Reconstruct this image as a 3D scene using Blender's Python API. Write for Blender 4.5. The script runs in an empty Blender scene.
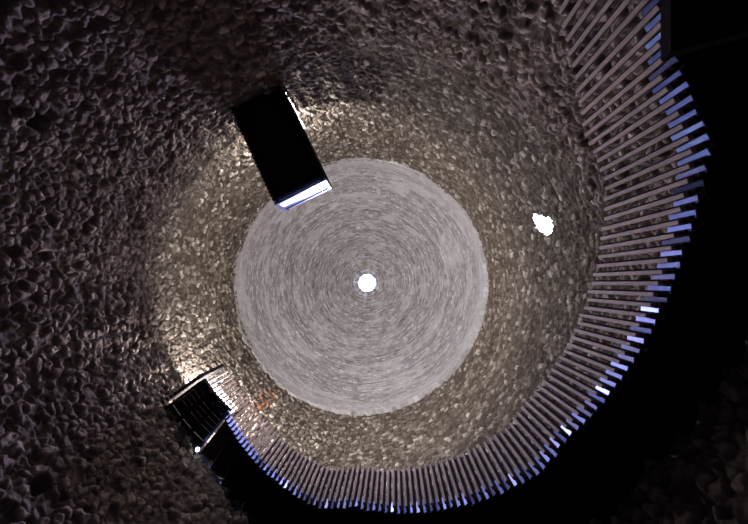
# Round rubble tower seen from its floor: spiral timber stair, landing, balcony, plastered brick dome with an oculus
import bpy, bmesh, math, random
import numpy as np
from mathutils import Vector, Matrix
random.seed(7); rng = np.random.RandomState(11)
S = bpy.context.scene; COL = S.collection
R = 4.77            # tower radius, axis at the origin
CZ = 1.4            # eye height; heights below are given above the eye and lifted by CZ
RI = 3.80           # inner edge of the stair
H1 = 12.2 + CZ      # springing of the dome
H2 = 16.35 + CZ     # foot of the oculus neck
rad = math.radians

# ------------------------------------------------------------------ camera
FP = 330.0
fw = Vector((-19/FP, -21/FP, 1)).normalized()
rt = (Vector((1, 0, 0)) - fw*fw.x).normalized()
up = rt.cross(-fw); up = (-fw).cross(rt)
cam_data = bpy.data.cameras.new('camera'); cam = bpy.data.objects.new('camera', cam_data); COL.objects.link(cam)
m = Matrix((rt, up, -fw)).transposed().to_4x4(); m.translation = Vector((1.3, 0, CZ)); cam.matrix_world = m
cam_data.sensor_width = 36; cam_data.lens = FP/748*36; cam_data.clip_start = .02
S.camera = cam

# ------------------------------------------------------------------ materials
def mat(name):
    m = bpy.data.materials.new(name); m.use_nodes = True; nt = m.node_tree
    b = nt.nodes['Principled BSDF']; return m, nt, b
def node(nt, t, **kw):
    n = nt.nodes.new(t)
    for k, v in kw.items(): setattr(n, k, v)
    return n
def ramp(nt, stops, fac):
    r = node(nt, 'ShaderNodeValToRGB'); e = r.color_ramp.elements
    while len(e) < len(stops): e.new(.5)
    for q, (p, c) in zip(e, stops): q.position = p; q.color = (*c, 1)
    nt.links.new(fac, r.inputs[0]); return r.outputs[0]
def noise(nt, scale, detail=4, vec=None, rough=.6):
    n = node(nt, 'ShaderNodeTexNoise'); n.inputs['Scale'].default_value = scale
    n.inputs['Detail'].default_value = detail; n.inputs['Roughness'].default_value = rough
    if vec is None:
        t = node(nt, 'ShaderNodeTexCoord'); vec = t.outputs['Object']
    nt.links.new(vec, n.inputs['Vector']); return n.outputs['Fac']
def mix(nt, fac, a, b, mode='MIX'):
    x = node(nt, 'ShaderNodeMix', data_type='RGBA', blend_type=mode)
    for s, v in ((0, fac), (6, a), (7, b)):
        if isinstance(v, (int, float)): x.inputs[s].default_value = v
        elif isinstance(v, tuple): x.inputs[s].default_value = (*v, 1)
        else: nt.links.new(v, x.inputs[s])
    return x.outputs[2]
def attr(nt, name):
    a = node(nt, 'ShaderNodeAttribute'); a.attribute_name = name; return a.outputs['Fac']
def bump(nt, b, h, strength, dist):
    bp = node(nt, 'ShaderNodeBump'); bp.inputs['Strength'].default_value = strength; bp.inputs['Distance'].default_value = dist
    nt.links.new(h, bp.inputs['Height']); nt.links.new(bp.outputs[0], b.inputs['Normal'])
def simple(name, col, rough=.6, metal=0, var=.25, sc=18, stretch=None, bmp=.002):
    m, nt, b = mat(name)
    t = node(nt, 'ShaderNodeTexCoord'); mp = node(nt, 'ShaderNodeMapping')
    if stretch: mp.inputs['Scale'].default_value = stretch
    nt.links.new(t.outputs['Object'], mp.inputs['Vector'])
    n = noise(nt, sc, 5, mp.outputs[0])
    c = ramp(nt, [(.25, tuple(x*(1-var) for x in col)), (.75, tuple(min(1, x*(1+var)) for x in col))], n)
    nt.links.new(c, b.inputs['Base Color']); b.inputs['Roughness'].default_value = rough; b.inputs['Metallic'].default_value = metal
    if bmp: bump(nt, b, n, .5, bmp)
    return m
# rubble masonry; the attributes are written on the mesh stone by stone
mw, nt, b = mat('rubble_masonry')
e, rd, hz, st = attr(nt, 'face'), attr(nt, 'tone'), attr(nt, 'upper'), attr(nt, 'stain')
fine, mid = noise(nt, 26, 6), noise(nt, 1.3, 4)
low = ramp(nt, [(0, (.15, .115, .105)), (.35, (.20, .157, .142)), (.7, (.27, .215, .195)), (1, (.40, .33, .295))], rd)
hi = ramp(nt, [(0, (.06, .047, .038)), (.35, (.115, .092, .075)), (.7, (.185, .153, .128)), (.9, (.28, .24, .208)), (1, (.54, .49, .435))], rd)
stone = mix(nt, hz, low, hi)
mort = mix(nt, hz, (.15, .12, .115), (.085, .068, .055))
c = mix(nt, e, mort, stone)
c = mix(nt, .55, c, ramp(nt, [(.2, (.45, .42, .40)), (.5, (1, 1, 1)), (.8, (1.0, .97, .9))], fine), 'MULTIPLY')
c = mix(nt, .6, c, ramp(nt, [(.3, (.66, .62, .60)), (.6, (1, 1, 1))], mid), 'MULTIPLY')
c = mix(nt, st, c, (.33, .13, .065))
nt.links.new(c, b.inputs['Base Color']); b.inputs['Roughness'].default_value = .92; b.inputs['Specular IOR Level'].default_value = .2
bump(nt, b, fine, .7, .02)
MW = mw
md, nt, b = mat('dome_brick_and_plaster')
e, rd, wv = attr(nt, 'face'), attr(nt, 'tone'), attr(nt, 'wash')
fine, mid = noise(nt, 30, 5), noise(nt, 1.6, 3)
c = ramp(nt, [(0, (.14, .125, .125)), (.25, (.30, .275, .285)), (.6, (.44, .415, .435)), (.85, (.64, .625, .67)), (1, (.86, .86, .93))], rd)
c = mix(nt, e, (.27, .245, .25), c)
c = mix(nt, wv, c, (.58, .555, .575))
c = mix(nt, .5, c, ramp(nt, [(.25, (.6, .58, .56)), (.6, (1, 1, 1))], fine), 'MULTIPLY')
c = mix(nt, .45, c, ramp(nt, [(.3, (.72, .68, .66)), (.6, (1, 1, 1))], mid), 'MULTIPLY')
nt.links.new(c, b.inputs['Base Color']); b.inputs['Roughness'].default_value = .95; b.inputs['Specular IOR Level'].default_value = .15
bump(nt, b, fine, .5, .015)
MD = md
SLAT = simple('weathered_pale_timber', (.34, .245, .20), .75, 0, .3, 9, (6, 6, .8))
DARKW = simple('dark_stained_timber', (.022, .013, .014), .95, 0, .35, 8, (4, 4, 4))
DARKW.node_tree.nodes['Principled BSDF'].inputs['Specular IOR Level'].default_value = .05
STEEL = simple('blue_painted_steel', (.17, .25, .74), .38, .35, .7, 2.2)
FRAME = simple('blue_grey_steel', (.10, .13, .34), .4, .5, .2, 6)
BLACK = simple('black_iron', (.03, .03, .035), .5, .6, .2, 10)
PALE = simple('pale_stone_reveal', (.72, .70, .66), .9, 0, .15, 6)
FLOOR = simple('worn_stone_floor', (.05, .045, .045), .9, 0, .3, 2)
gm, nt, b = mat('frosted_glass')       # frosted pane: scatters the daylight that falls on its back
b.inputs['Base Color'].default_value = (.80, .88, 1, 1); b.inputs['Roughness'].default_value = .35
tr = node(nt, 'ShaderNodeBsdfTranslucent'); tr.inputs[0].default_value = (.80, .88, 1, 1)
ms = node(nt, 'ShaderNodeMixShader')
w = noise(nt, 3.0, 2); rr = ramp(nt, [(.35, (.45,)*3), (.6, (.85,)*3)], w); nt.links.new(rr, ms.inputs[0])
nt.links.new(b.outputs[0], ms.inputs[1]); nt.links.new(tr.outputs[0], ms.inputs[2])
nt.links.new(ms.outputs[0], nt.nodes['Material Output'].inputs[0]); GLASS = gm
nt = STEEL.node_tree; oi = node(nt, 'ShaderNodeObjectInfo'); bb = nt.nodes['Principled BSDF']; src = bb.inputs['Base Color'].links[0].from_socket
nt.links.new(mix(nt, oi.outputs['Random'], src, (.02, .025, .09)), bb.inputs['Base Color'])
lm, nt, b = mat('lit_lamp_lens'); b.inputs['Emission Color'].default_value = (.72, .82, 1, 1); b.inputs['Emission Strength'].default_value = 25; LENS = lm

# ------------------------------------------------------------------ mesh helpers
def link(name, me, m, parent=None):
    o = bpy.data.objects.new(name, me); COL.objects.link(o)
    if m: me.materials.append(m)
    if parent: o.parent = parent
    return o
def obj(name, bm, m, parent=None, bevel=0):
    if bevel: bmesh.ops.bevel(bm, geom=list(bm.edges), offset=bevel, segments=1, affect='EDGES')
    bmesh.ops.recalc_face_normals(bm, faces=bm.faces)
    me = bpy.data.meshes.new(name); bm.to_mesh(me); bm.free(); return link(name, me, m, parent)
def tag(o, label=None, cat=None, group=None, kind=None):
    for k, v in (('label', label), ('category', cat), ('group', group), ('kind', kind)):
        if v: o[k] = v
    return o
def empty(name, loc, label, cat):
    o = bpy.data.objects.new(name, None); COL.objects.link(o); o.location = loc; return tag(o, label, cat)
def box(bm, c, ax, ay, az):            # centre and three half-axis vectors
    c, ax, ay, az = map(Vector, (c, ax, ay, az))
    v = [bm.verts.new(c+sx*ax+sy*ay+sz*az) for sx in (-1, 1) for sy in (-1, 1) for sz in (-1, 1)]
    for q in ((0,1,3,2), (4,6,7,5), (0,4,5,1), (2,3,7,6), (0,2,6,4), (1,5,7,3)): bm.faces.new([v[i] for i in q])
def tube(bm, pts, r, n=8):
    rings = []
    for i, p in enumerate(pts):
        p = Vector(p); a = Vector(pts[max(0, i-1)]); c = Vector(pts[min(len(pts)-1, i+1)])
        t = (c-a).normalized(); s = t.orthogonal().normalized() if abs(t.z) > .95 else t.cross(Vector((0, 0, 1))).normalized(); u = t.cross(s)
        rings.append([bm.verts.new(p+r*(math.cos(k*2*math.pi/n)*s+math.sin(k*2*math.pi/n)*u)) for k in range(n)])
    for a, c in zip(rings, rings[1:]):
        for k in range(n): bm.faces.new((a[k], a[(k+1) % n], c[(k+1) % n], c[k]))
    bm.faces.new(rings[0]); bm.faces.new(rings[-1][::-1])
def pol(r, a, z): return Vector((r*math.cos(a), r*math.sin(a), z))
def sector(bm, r0, r1, a0, a1, z0, z1, n=6, zf=None):   # solid ring sector, z0/z1 bottom and top (zf adds a height along the angle)
    rows = []
    for i in range(n+1):
        a = a0+(a1-a0)*i/n; dz = zf(a) if zf else 0
        rows.append([bm.verts.new(pol(r, a, z+dz)) for r, z in ((r0, z0), (r1, z0), (r1, z1), (r0, z1))])
    for p, q in zip(rows, rows[1:]):
        for k in range(4): bm.faces.new((p[k], p[(k+1) % 4], q[(k+1) % 4], q[k]))
    bm.faces.new(rows[0]); bm.faces.new(rows[-1][::-1])
def grid(name, P, m, attrs, keep=None, flip=False):      # P[ny, nx, 3], closed along x
    ny, nx = P.shape[:2]; idx = np.arange(ny*nx).reshape(ny, nx)
    a = idx[:-1]; b_ = idx[1:]; a2 = np.roll(a, -1, 1); b2 = np.roll(b_, -1, 1)
    q = np.stack([a, b_, b2, a2] if flip else [a, a2, b2, b_], -1)
    q = q[keep] if keep is not None else q.reshape(-1, 4)
    q = q.reshape(-1, 4); n = len(q)
    me = bpy.data.meshes.new(name); me.vertices.add(ny*nx); me.vertices.foreach_set('co', P.astype(np.float32).ravel())
    me.loops.add(n*4); me.loops.foreach_set('vertex_index', q.astype(np.int32).ravel())
    me.polygons.add(n); me.polygons.foreach_set('loop_start', np.arange(0, n*4, 4, dtype=np.int32))
    me.polygons.foreach_set('use_smooth', np.ones(n, dtype=bool))
    for k, v in attrs.items():
        at = me.attributes.new(k, 'FLOAT', 'POINT'); at.data.foreach_set('value', v.astype(np.float32).ravel())
    me.update(calc_edges=True); me.validate(); return link(name, me, m)

# ------------------------------------------------------------------ noise fields on the unrolled wall
def vnoise(u, v, nu, s, seed):          # value noise, u in 0..1 wraps on nu cells, v is counted in cells of 1/s
    g = np.random.RandomState(seed).rand(400, nu); x = u*nu; y = v*s+50
    xi = np.floor(x).astype(int); yi = np.floor(y).astype(int); fx = x-xi; fy = y-yi
    fx = fx*fx*(3-2*fx); fy = fy*fy*(3-2*fy); xi %= nu; x1 = (xi+1) % nu; y0 = yi % 400; y1 = (yi+1) % 400
    return (g[y0, xi]*(1-fx)+g[y0, x1]*fx)*(1-fy)+(g[y1, xi]*(1-fx)+g[y1, x1]*fx)*fy
def cells(u, v, nu, ch, seed, asp):     # jittered cells: edge distance and one random per stone
    rs = np.random.RandomState(seed); jx = rs.rand(600, nu)*.8+.1; jy = rs.rand(600, nu)*.7+.15; rv = rs.rand(600, nu)
    x = u*nu; y = v/ch+20; xi = np.floor(x).astype(int); yi = np.floor(y).astype(int)
    f1 = np.full(u.shape, 9.); f2 = f1.copy(); tone = np.zeros(u.shape)
    for dy in (-1, 0, 1):
        for dx in (-1, 0, 1):
            cx = (xi+dx) % nu; cy = (yi+dy) % 600
            d = np.hypot((xi+dx+jx[cy, cx]-x)*asp, yi+dy+jy[cy, cx]-y)
            new = d < f1; f2 = np.where(new, f1, np.minimum(f2, d)); tone = np.where(new, rv[cy, cx], tone); f1 = np.where(new, d, f1)
    return f2-f1, tone
sst = lambda a, b, x: (lambda t: t*t*(3-2*t))(np.clip((x-a)/(b-a), 0, 1))

# ------------------------------------------------------------------ the tower wall
NX, NY = 1900, 780
th = np.linspace(0, 2*np.pi, NX, endpoint=False); zz = np.concatenate([np.linspace(0, 2.4, 40, endpoint=False), np.linspace(2.4, H1+.25, NY-40)])
T, Z = np.meshgrid(th, zz); U = T/(2*np.pi)
w1 = vnoise(U, Z, 120, 5, 1)-.5+(vnoise(U, Z, 420, 15, 13)-.5)*.55; w2 = vnoise(U, Z, 120, 5, 2)-.5+(vnoise(U, Z, 420, 15, 14)-.5)*.55
Uw = (U+w1*.0030) % 1; Zw = Z+w2*.10
eA, tA = cells(Uw, Zw, 158, .128, 3, 1.05)       # big recessed rubble of the lower wall
eB, tB = cells(Uw, Zw, 205, .105, 4, 1.25)      # smaller stones higher up
lowb = vnoise(U, Z, 9, .5, 5); bl = vnoise(U, Z, 40, 1.8, 6)
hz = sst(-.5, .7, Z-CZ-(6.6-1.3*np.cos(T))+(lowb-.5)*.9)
sA = sst(.02, .36, eA); sB = sst(.02, .25, eB)
fA = (vnoise(U, Z, 420, 16, 7)-.5); fB = (vnoise(U, Z, 900, 34, 8)-.5)
recess = np.where(tA < .22, -1.0, np.where(tA < .34, .1, .45+1.1*tA))   # many stones sit back behind raised mortar, others stand proud
dA = sA*recess*.050 + fA*.065 + fB*.02
dB = sB*(.2+1.2*tB)*.04 + fA*.035 + fB*.02
disp = dA*(1-hz)+dB*hz + (bl-.5)*.05 + (lowb-.5)*.06
def ang(d): return (T-rad(d)+np.pi) % (2*np.pi)-np.pi
for a, z0, wd, hh in ((-149.4, 4.58, .12, .12), (142.3, 4.64, .12, .12), (-113.3, 6.23, .09, .07), (-140, 3.5, .1, .1), (160, 6.0, .05, .05)):   # put-log holes
    k = (np.abs(ang(a)*R) < wd) & (np.abs(Z-CZ-z0) < hh); disp = np.where(k, -.35, disp)
rr_ = R-disp
P = np.stack([rr_*np.cos(T), rr_*np.sin(T), Z], -1)
stain = sst(.35, .75, vnoise(U, Z, 260, 9, 9))*np.exp(-((ang(126.4)*R)/.24)**2-((Z-CZ-10.6)/1.0)**2)*1.0
LA, BA = 136.2, -112.7                          # bearings of the landing door and of the balcony door
LZ, BZ = 7.35+CZ, 7.28+CZ
Tc = (T[:-1]+np.pi/NX); Zc = (Z[:-1]+Z[1:])/2
def dang(d): return (Tc-rad(d)+np.pi) % (2*np.pi)-np.pi
cut = np.zeros(Tc.shape, bool); wig = (vnoise(U, Z, 300, 12, 12)[:-1]-.5)*.10
for a, zb, w_, h_ in ((LA, LZ, .42, 1.9), (BA, BZ, .59, 2.0)):
    cut |= (np.abs(dang(a)*R)+wig*.4 < w_) & (Zc > zb+.12) & (Zc < zb+h_)
WA, WZ = -16.4, 7.33+CZ
dx = dang(WA)*R; dz = Zc-WZ
poly_w = [(-.24, .30), (-.02, -.36), (.14, -.40), (.34, -.12), (.26, .06), (.08, .30)]; ins = np.ones(Tc.shape, bool)
for (xa, ya), (xb, yb) in zip(poly_w, poly_w[1:]+poly_w[:1]):
    ins &= ((xb-xa)*(dz-ya)-(yb-ya)*(dx-xa))/math.hypot(xb-xa, yb-ya) > wig*.7
cut |= ins
wall = grid('wall_round', P, MW, dict(face=sA*(1-hz)+sB*hz, tone=np.where(hz > .5, tB, tA), upper=hz, stain=stain), keep=~cut, flip=True)
tag(wall, 'round rubble stone wall of the tower', 'wall', kind='structure')
# deep reveals of the two doors, and of the small window
def reveal(a, z0, w_, h_, dep, mat_, name, flare=0):
    bm = bmesh.new(); a = rad(a); n = pol(1, a, 0); s = Vector((-n.y, n.x, 0)); u = Vector((0, 0, 1)); c = n*(R-.10)+u*(z0+h_/2)
    ring = []
    for k, f in ((0, 1), (dep, 1+flare)):
        ring.append([bm.verts.new(c+n*k+s*x*w_*f+u*y*h_/2*f) for x, y in ((-1, -1), (1, -1), (1, 1), (-1, 1))])
    for i in range(4): bm.faces.new((ring[0][i], ring[0][(i+1) % 4], ring[1][(i+1) % 4], ring[1][i]))
    return tag(obj(name, bm, mat_), kind='structure')
tag(reveal(LA, LZ+.12, .46, 1.85, .9, PALE, 'door_1'), 'doorway above the timber landing, lit by daylight', 'doorway')
tag(reveal(BA, BZ+.12, .63, 1.9, .9, PALE, 'door_2'), 'doorway behind the high balcony, lit by daylight', 'doorway')
bm = bmesh.new(); a = rad(WA); n = pol(1, a, 0); s = Vector((-n.y, n.x, 0)); u = Vector((0, 0, 1)); rg = []
for k, f in ((.02, 1.12), (.15, 1.25), (.42, 1.7)):
    rg.append([bm.verts.new(n*(R+k)+u*(WZ+k*2.0)+(s*(.27*math.cos(t)-.10*math.sin(t))+u*(.40*math.sin(t)))*f*(1+.08*math.sin(5*t+k))) for t in [i*math.pi/10 for i in range(20)]])
for p, q in zip(rg, rg[1:]):
    for i in range(20): bm.faces.new((p[i], p[(i+1) % 20], q[(i+1) % 20], q[i]))
tag(obj('window_1', bm, PALE), 'small ragged bright window opening through the rubble wall', 'window', kind='structure')
bm = bmesh.new(); bmesh.ops.create_circle(bm, cap_ends=True, radius=R+.3, segments=64)
tag(obj('floor', bm, FLOOR), 'dark worn stone floor of the tower', 'floor', kind='structure')

# ------------------------------------------------------------------ the dome: rings of thin bricks and wash, open at the crown
DX, DY = 1600, 330
RN = .66
aa = np.linspace(0, 1, DY); a_end = math.acos(RN/(R-.08))
ph = aa*a_end; HD = (H2-H1)/math.sin(a_end)
td = np.linspace(0, 2*np.pi, DX, endpoint=False); T, PH = np.meshgrid(td, ph); U = T/(2*np.pi)
r0 = (R-.08)*np.cos(PH); z0 = H1+HD*np.sin(PH)
arc = np.concatenate([[0], np.cumsum(np.hypot(np.diff(r0[:, 0]), np.diff(z0[:, 0])))])[:, None]+0*T
course_h = .062
wob = (vnoise(U, arc, 40, 1.2, 21)-.5)*.06+(vnoise(U, arc, 160, 4, 24)-.5)*.03
cv = (arc+wob)/course_h; ci = np.floor(cv).astype(int); cf = cv-ci
rc = (R-.08)*np.cos(np.interp(ci*course_h, arc[:, 0], ph)); cnt = np.maximum(8, np.round(2*np.pi*rc/.21)).astype(int)
off = np.random.RandomState(22).rand(400)[ci % 400]
bv = (U*cnt+off); bi = np.floor(bv).astype(int) % cnt; bf = bv-np.floor(bv)
tone = np.random.RandomState(23).rand(400, 200)[ci % 400, bi % 200]
ring_t = np.random.RandomState(25).rand(400)[ci % 400]
tone = np.clip(.6*tone+.4*ring_t, 0, 1)**1.1
edge = np.minimum(sst(0, .22, np.minimum(cf, 1-cf)), sst(0, .12, np.minimum(bf, 1-bf)))
wash = sst(.48, .72, vnoise(U, arc, 26, 3.2, 26)*.6+vnoise(U, arc, 90, 11, 27)*.4)*.55
wash = np.maximum(wash, (1-sst(.3, 1.2, arc))*.45)
dd = edge*(tone-.3)*.03*(1-wash*.5)+(vnoise(U, arc, 420, 14, 28)-.5)*.02+(vnoise(U, arc, 60, 2, 29)-.5)*.03
rag = (vnoise(U, arc*0, 200, 1, 30)-.5)*.16+(vnoise(U, arc*0, 30, 1, 31)-.5)*.22
zd = z0+rag*np.exp(-arc/.3)
rd_ = r0-dd*np.cos(PH)-.02*np.exp(-arc/.2); zd = zd-dd*np.sin(PH)
sh = np.exp(-arc/2.5)
P = np.stack([rd_*np.cos(T)-.07*sh, rd_*np.sin(T)-.06*sh, zd], -1)
fl = P[:1].copy(); fl[..., 0] = (R+.35)*np.cos(T[:1]); fl[..., 1] = (R+.35)*np.sin(T[:1])
P = np.concatenate([fl, P]); ex = lambda x: np.concatenate([x[:1], x])
nk = []
for k, (r_, z_) in enumerate(((RN-.02, H2+.04), (.64, H2+.14), (.61, H2+.22), (.52, H2+.25), (.425, H2+.27))):
    q = np.zeros((1, DX, 3)); j = (vnoise(U[:1], U[:1]*0, 60, 1, 40+k)-.5)*.05
    q[..., 0] = (r_+j)*np.cos(T[:1]); q[..., 1] = (r_+j)*np.sin(T[:1]); q[..., 2] = z_; nk.append(q)
P = np.concatenate([P]+nk)
pad = lambda x: np.concatenate([ex(x)]+[x[-1:]]*5)
dome = grid('ceiling_dome', P, MD, dict(face=pad(edge), tone=pad(tone), wash=pad(wash)), flip=True)
tag(dome, 'pale ringed brick dome with a round opening at its crown', 'dome', kind='structure')

# ------------------------------------------------------------------ the spiral stair
# soffit profile: four flights between level landings (degrees, height above the eye)
KN = [(-50, 1.50), (-26, 2.49), (-16, 2.54), (29, 4.14), (36, 4.20), (80.5, 5.76), (90, 5.78), (128.5, 7.24), (143.4, 7.34)]
def zp(a): return float(np.interp(math.degrees(a), [k[0] for k in KN], [k[1] for k in KN]))+CZ+.025
stair = empty('spiral_staircase', pol(4.3, rad(-50), 1.5+CZ), 'dark timber staircase curving up the right-hand wall behind pale upright slats', 'staircase')
so = stair.location.copy()
def sbm_done(name, bm, m, bevel=0, parent=stair, origin=so):
    bmesh.ops.translate(bm, verts=bm.verts, vec=-origin); return obj(name, bm, m, parent, bevel)
RO = R-.03
for (d0, z0_), (d1, z1_) in zip(KN[:-1], KN[1:-1]+[KN[-1]]):
    if d0 == 128.5: continue
    if z1_-z0_ < .2:
        bm = bmesh.new(); sector(bm, RI+.05, RO, rad(d0), rad(d1+.6), z0_+CZ+.06, z0_+CZ+.12); sbm_done('half_landing', bm, DARKW); continue
    n = max(4, round((z1_-z0_)/.178)); 
    for k in range(n):
        a0 = d0+(d1-d0)*k/n; a1 = d0+(d1-d0)*(k+1)/n; zt = z0_+(z1_-z0_)*(k+.5)/n+CZ+.10
        gap = .45 if (d0 == 90 and k >= n-3) else -1.0
        bm = bmesh.new(); sector(bm, RI+.05, RO, rad(a0), rad(a1-gap), zt, zt+.05, 4); sbm_done('tread', bm, DARKW)
        bm = bmesh.new()
        if gap < 0: sector(bm, RI+.06, RO-.01, rad(a1-.45), rad(a1), zt+.05, zt+.05+(z1_-z0_)/n, 1); sbm_done('riser', bm, DARKW)
        else: bm.free()
bm = bmesh.new(); sector(bm, RI+.05, RI+.075, rad(-47), rad(142), .03, .26, 200, zf=zp); sbm_done('stringer', bm, DARKW)
bm = bmesh.new(); sector(bm, RO-.015, RO+.03, rad(92), rad(128.3), .0, .05, 40, zf=zp); sbm_done('wall_stringer', bm, FRAME)
# balusters: upright boards set in front of the stringer
pitch = .105/(RI-.0)
nb = int((rad(142.6)-rad(-46))/pitch)
def bal_bm(bm, a, z, o, r=RI-.03, h=1.0, w=.020, d=.030, lift=.115):
    c = pol(r, a, z+lift+h/2)-o; n = pol(1, a, 0); s = Vector((-n.y, n.x, 0))
    box(bm, c, n*d, s*w, Vector((0, 0, h/2)))
proto = None; rest = bmesh.new(); rest_b = bmesh.new(); rest_t = bmesh.new(); bat = toe = None
def toe_box(bm, c, n, s):
    box(bm, c, n*.006, s*.031, Vector((0, 0, .13)))
for i in range(nb+1):
    a = rad(-46)+i*pitch
    jit = random.uniform(-.012, .012)
    slope = zp(a+pitch)-zp(a); am = a+pitch*.52; tz = zp(am)+.135+random.uniform(-.012, .012)
    if i < 100:
        if proto is None:
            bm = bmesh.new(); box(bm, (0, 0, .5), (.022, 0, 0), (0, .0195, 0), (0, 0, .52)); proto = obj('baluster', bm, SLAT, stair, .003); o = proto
            bm = bmesh.new(); box(bm, (.045, -.020, .46), (.020, 0, 0), (0, .018, 0), (0, 0, .54)); bt = bat = obj('shadow_batten', bm, DARKW, proto)  # near-black strip added as the shadow line along each slat
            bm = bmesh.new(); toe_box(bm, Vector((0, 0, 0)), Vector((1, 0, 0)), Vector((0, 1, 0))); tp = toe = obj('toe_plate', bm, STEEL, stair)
        else:
            o = proto.copy(); COL.objects.link(o); o.parent = stair
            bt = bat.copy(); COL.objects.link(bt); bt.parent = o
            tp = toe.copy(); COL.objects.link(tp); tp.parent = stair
        o.location = pol(RI-.03, a, zp(a)+.085+jit)-so; o.rotation_euler = (0, 0, a+random.uniform(-.05, .05)); o.scale = (1, 1, random.uniform(.985, 1.015))
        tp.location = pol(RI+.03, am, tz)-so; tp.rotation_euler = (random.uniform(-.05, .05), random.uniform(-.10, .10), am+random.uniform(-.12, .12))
    else:
        bal_bm(rest, a, zp(a)+jit-.03, so, d=.022, w=.021, h=1.04)
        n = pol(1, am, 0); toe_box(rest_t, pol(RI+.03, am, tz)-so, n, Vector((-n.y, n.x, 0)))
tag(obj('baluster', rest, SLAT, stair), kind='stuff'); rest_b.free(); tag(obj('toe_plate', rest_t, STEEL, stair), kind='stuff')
# the low platform the stair starts from (its edge runs straight across, right beside the viewer)
pz = 1.32+CZ
def at(x, y, z):                        # the point at height z that the photograph shows at x, y
    v = rt*(x-374)-up*(y-262)+fw*FP; v = v/v.z*(z-CZ); return Vector((1.3+v.x, v.y, z))
A, B, C_ = at(670.5, -40, pz), at(671, 52, pz), at(748, 31, pz)
def onwall(p, d):
    b_ = p.x*d.x+p.y*d.y; return p+d*(-b_+math.sqrt(b_*b_-(p.x**2+p.y**2-RO**2)))
dB = (C_-B).normalized(); E1 = onwall(B, dB); A2 = onwall(B, (A-B).normalized())
t1, t0 = math.atan2(E1.y, E1.x), math.atan2(A2.y, A2.x)
poly = [B]+[pol(RO, t1+(t0-t1)*k/20, pz) for k in range(21)]
plat = empty('timber_platform', pol(RO-.6, (t0+t1)/2, pz), 'black timber platform at the foot of the stair, top right corner', 'platform')
po = plat.location.copy()
def clip(pl, ax, v, side):             # keep the part of a polygon beyond a line of constant x
    out = []
    for i, p in enumerate(pl):
        q = pl[(i+1) % len(pl)]; ip, iq = (p.x-v)*side >= 0, (q.x-v)*side >= 0
        if ip: out.append(p)
        if ip != iq: out.append(p+(q-p)*((v-p.x)/(q.x-p.x)))
    return out
xs0, xs1 = min(p.x for p in poly), max(p.x for p in poly)
for k in range(9):
    xa, xb = xs0+(xs1-xs0)*k/9, xs0+(xs1-xs0)*(k+1)/9-.004
    pl = clip(clip(poly, 0, xa, 1), 0, xb, -1)
    if len(pl) < 3: continue
    bm = bmesh.new(); lo = [bm.verts.new(p-po) for p in pl]; hi_ = [bm.verts.new(p-po+Vector((0, 0, .05))) for p in pl]
    bm.faces.new(lo); bm.faces.new(hi_[::-1])
    for i in range(len(pl)): j = (i+1) % len(pl); bm.faces.new((lo[i], lo[j], hi_[j], hi_[i]))
    obj('deck_board', bm, DARKW, plat)

# ------------------------------------------------------------------ the timber landing in front of door_1
a0, a1 = rad(128.9), rad(143.6)
land = empty('timber_landing', pol(4.25, rad(LA), LZ), 'square timber landing with daylight between its boards, at the head of the stair', 'landing')
lo_ = land.location.copy()
def lpart(name, bm, m, bevel=0): return sbm_done(name, bm, m, bevel, land, lo_)
nbd = 9; r_a, r_b = RI-.12, RO
for k in range(nbd):
    w_ = (r_b-r_a)/nbd; bm = bmesh.new(); sector(bm, r_a+k*w_, r_a+(k+1)*w_-(.016 if k in (1, 2, 3, 4, 5, 7) else .002), a0, a1, LZ+.06, LZ+.09, 4); lpart('deck_board', bm, DARKW)
for k in range(4):
    a = a0+(a1-a0)*(.02+.96*k/3); n = pol(1, a, 0); s = Vector((-n.y, n.x, 0)); w_ = .03 if k in (0, 3) else .04
    bm = bmesh.new(); box(bm, n*(r_a+r_b)/2+Vector((0, 0, LZ+.0)), n*(r_b-r_a)/2, s*w_, (0, 0, .06)); lpart('joist', bm, FRAME if k == 0 else DARKW)
bm = bmesh.new(); sector(bm, r_a-.005, r_a+.02, a0, a1, LZ+.0, LZ+.08, 4); lpart('fascia', bm, DARKW)
nr = 10
for k in range(nr):                       # the end guard, a row of boards running out from the wall
    r = r_a+.03+(r_b-r_a-.10)*k/(nr-1); a = a1+.012; n = pol(1, a, 0); s = Vector((-n.y, n.x, 0))
    bm = bmesh.new(); box(bm, n*r+s*.055+Vector((0, 0, LZ+.46)), n*.030, s*.040, (0, 0, .53)); lpart('baluster', bm, DARKW)
bm = bmesh.new(); a = a1+.004; n = pol(1, a, 0); s = Vector((-n.y, n.x, 0))
box(bm, n*(r_a+r_b)/2+Vector((0, 0, LZ+.93))+s*.03, n*(r_b-r_a)/2, s*.012, (0, 0, .03)); lpart('hand_rail', bm, BLACK)

# ------------------------------------------------------------------ the balcony in front of door_2
WL, WR = Vector((-2.484, -4.072, 0)), Vector((-1.321, -4.583, 0)); IL, IR = Vector((-1.379, -1.793, 0)), Vector((-.235, -2.357, 0))
bal = empty('balcony', Vector(((WL+WR)/2*.93).to_tuple())+Vector((0, 0, BZ)), 'black slatted balcony jutting from the wall, bright glass front', 'balcony')
bo = bal.location.copy()
zc = Vector((0, 0, 1))
wc, ic = (WL+WR)/2, (IL+IR)/2; dL = (ic-wc).normalized(); sd = Vector((-dL.y, dL.x, 0)); 
if sd.dot(IR-IL) < 0: sd = -sd
L_ = (ic-wc).length; hw = .60
base = wc-dL*.10
def bpart(name, bm, m, bevel=0): return sbm_done(name, bm, m, bevel, bal, bo)
bm = bmesh.new(); box(bm, (base+ic)/2+zc*(BZ+.05), dL*(L_+.10)/2, sd*hw, zc*.03); bpart('deck', bm, DARKW)
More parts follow.
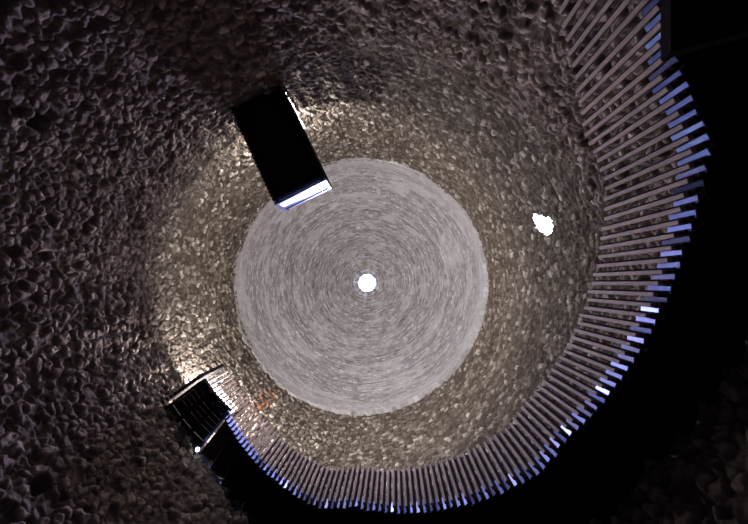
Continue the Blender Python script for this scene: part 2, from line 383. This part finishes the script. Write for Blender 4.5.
for s_ in (-1, 1):
    bm = bmesh.new(); box(bm, (base+ic)/2+sd*s_*(hw-.03)+zc*(BZ-.03), dL*(L_-.12)/2, sd*.03, zc*.06); bpart('side_beam', bm, DARKW)
    bm = bmesh.new(); box(bm, (base+ic)/2+sd*s_*(hw+.01)+zc*(BZ+.98), dL*(L_-.4)/2, sd*.012, zc*.02); bpart('hand_rail', bm, BLACK)
bm = bmesh.new(); box(bm, ic-dL*.03+zc*(BZ-.03), dL*.03, sd*(hw-.06), zc*.05); bpart('front_beam', bm, FRAME)
nbb = 25; bp = None
for s_ in (-1, 1):
    for k in range(nbb):
        p = base+dL*(.20+(L_-.2)*k/(nbb-1))+sd*s_*(hw+.025)
        if bp is None:
            bm = bmesh.new(); box(bm, (0, 0, .5), dL*.028, sd*.034, (0, 0, .53)); o = bp = obj('baluster', bm, DARKW, bal, .003)
        else: o = bp.copy(); COL.objects.link(o); o.parent = bal
        o.location = p+zc*BZ-bo
fc = ic+dL*.02
bm = bmesh.new(); box(bm, fc+zc*(BZ+.21), dL*.005, sd*(hw-.02), zc*.17); g = bpart('glass_panel', bm, GLASS); g['label'] = 'frosted glass front panel glowing with daylight'
bm = bmesh.new(); box(bm, fc+zc*(BZ+.48), dL*.006, sd*(hw-.02), zc*.10); bpart('upper_panel', bm, FRAME)
for s_ in (-1, 1):
    bm = bmesh.new(); box(bm, fc+sd*s_*(hw+.01)+zc*(BZ+.28), dL*.03, sd*.035, zc*.34); bpart('corner_post', bm, FRAME)
bm = bmesh.new(); box(bm, fc+zc*(BZ+.60), dL*.025, sd*(hw+.04), zc*.025); bpart('top_rail', bm, FRAME)
bm = bmesh.new(); box(bm, fc+zc*(BZ+.02), dL*.015, sd*(hw+.03), zc*.025); bpart('bottom_rail', bm, FRAME)

# ------------------------------------------------------------------ wall lamp under the landing corner
la = rad(129.0); n = pol(1, la, 0); s = Vector((-n.y, n.x, 0)); lp = pol(R-.12, la, 7.16+CZ)
lamp = empty('wall_lamp', pol(R-.02, la, 7.16+CZ), 'small bright bluish lamp on the wall at the landing corner', 'lamp')
o_ = lamp.location.copy()
bm = bmesh.new(); box(bm, pol(R-.02, la, 7.18+CZ)-o_, n*.05, s*.02, zc*.02); obj('bracket', bm, BLACK, lamp)
bm = bmesh.new(); box(bm, lp-o_+zc*.035, n*.055, s*.07, zc*.02); obj('housing', bm, BLACK, lamp, .004)
bm = bmesh.new(); bmesh.ops.create_uvsphere(bm, u_segments=16, v_segments=8, radius=.04)
for v in bm.verts: v.co = v.co*1.0+(lp-o_)
obj('lens', bm, LENS, lamp)

# ------------------------------------------------------------------ light
def light(name, kind, loc, to, power, col, **kw):
    d = bpy.data.lights.new(name, kind); d.energy = power; d.color = col
    for k, v in kw.items(): setattr(d, k, v)
    o = bpy.data.objects.new(name, d); COL.objects.link(o); o.location = loc
    o.rotation_euler = (Vector(to)-Vector(loc)).to_track_quat('-Z', 'Z').to_euler(); return o
def door_light(name, a, z, w_, h_, power, col):
    n = pol(1, rad(a), 0); c = n*(R+.72)+zc*(z+h_/2)
    return light(name, 'AREA', c, c-n, power, col, shape='RECTANGLE', size=w_, size_y=h_)
door_light('daylight_landing_door', LA, LZ, .9, 1.9, 800, (1, .97, .95))
door_light('daylight_balcony_door', BA, BZ, 1.2, 2.0, 800, (1, .97, .95))
light('daylight_oculus', 'AREA', (0, 0, H2+.275), (0, 0, 0), 280, (.61, .59, 1), shape='DISK', size=.86, spread=1.15)
# unseen lamps added on the landing and balcony decks to brighten nearby stone
def fill_light(name, p, label, power):
    e_ = empty(name, p, label, 'lamp')
    bm = bmesh.new(); box(bm, (0, 0, .015), (.07, 0, 0), (0, .07, 0), (0, 0, .015)); obj('base', bm, BLACK, e_, .003)
    bm = bmesh.new(); tube(bm, [(0, 0, .03), (0, 0, .78)], .012); obj('stem', bm, BLACK, e_)
    bm = bmesh.new(); bmesh.ops.create_uvsphere(bm, u_segments=16, v_segments=8, radius=.05)
    bmesh.ops.translate(bm, verts=bm.verts, vec=(0, 0, .82)); obj('bulb', bm, LENS, e_)
    light(name+'_light', 'POINT', Vector(p)+zc*.95, p, power, (1, .96, .92), shadow_soft_size=.05)
fill_light('fill_lamp', pol(4.42, rad(139.5), LZ+.09), 'unseen lamp added on the landing deck to light the wall', 650)
fill_light('fill_lamp', Vector(wc+dL*.30)+zc*(BZ+.08), 'unseen lamp added on the balcony deck to light the wall', 380)
W = bpy.data.worlds.new('sky'); S.world = W; W.use_nodes = True
bg = W.node_tree.nodes['Background']; bg.inputs[0].default_value = (.72, .82, 1, 1); bg.inputs[1].default_value = 12
S.view_settings.view_transform = 'Standard'; S.view_settings.look = 'None'; S.view_settings.gamma = 1; S.view_settings.use_curve_mapping = False
S.view_settings.exposure = 0
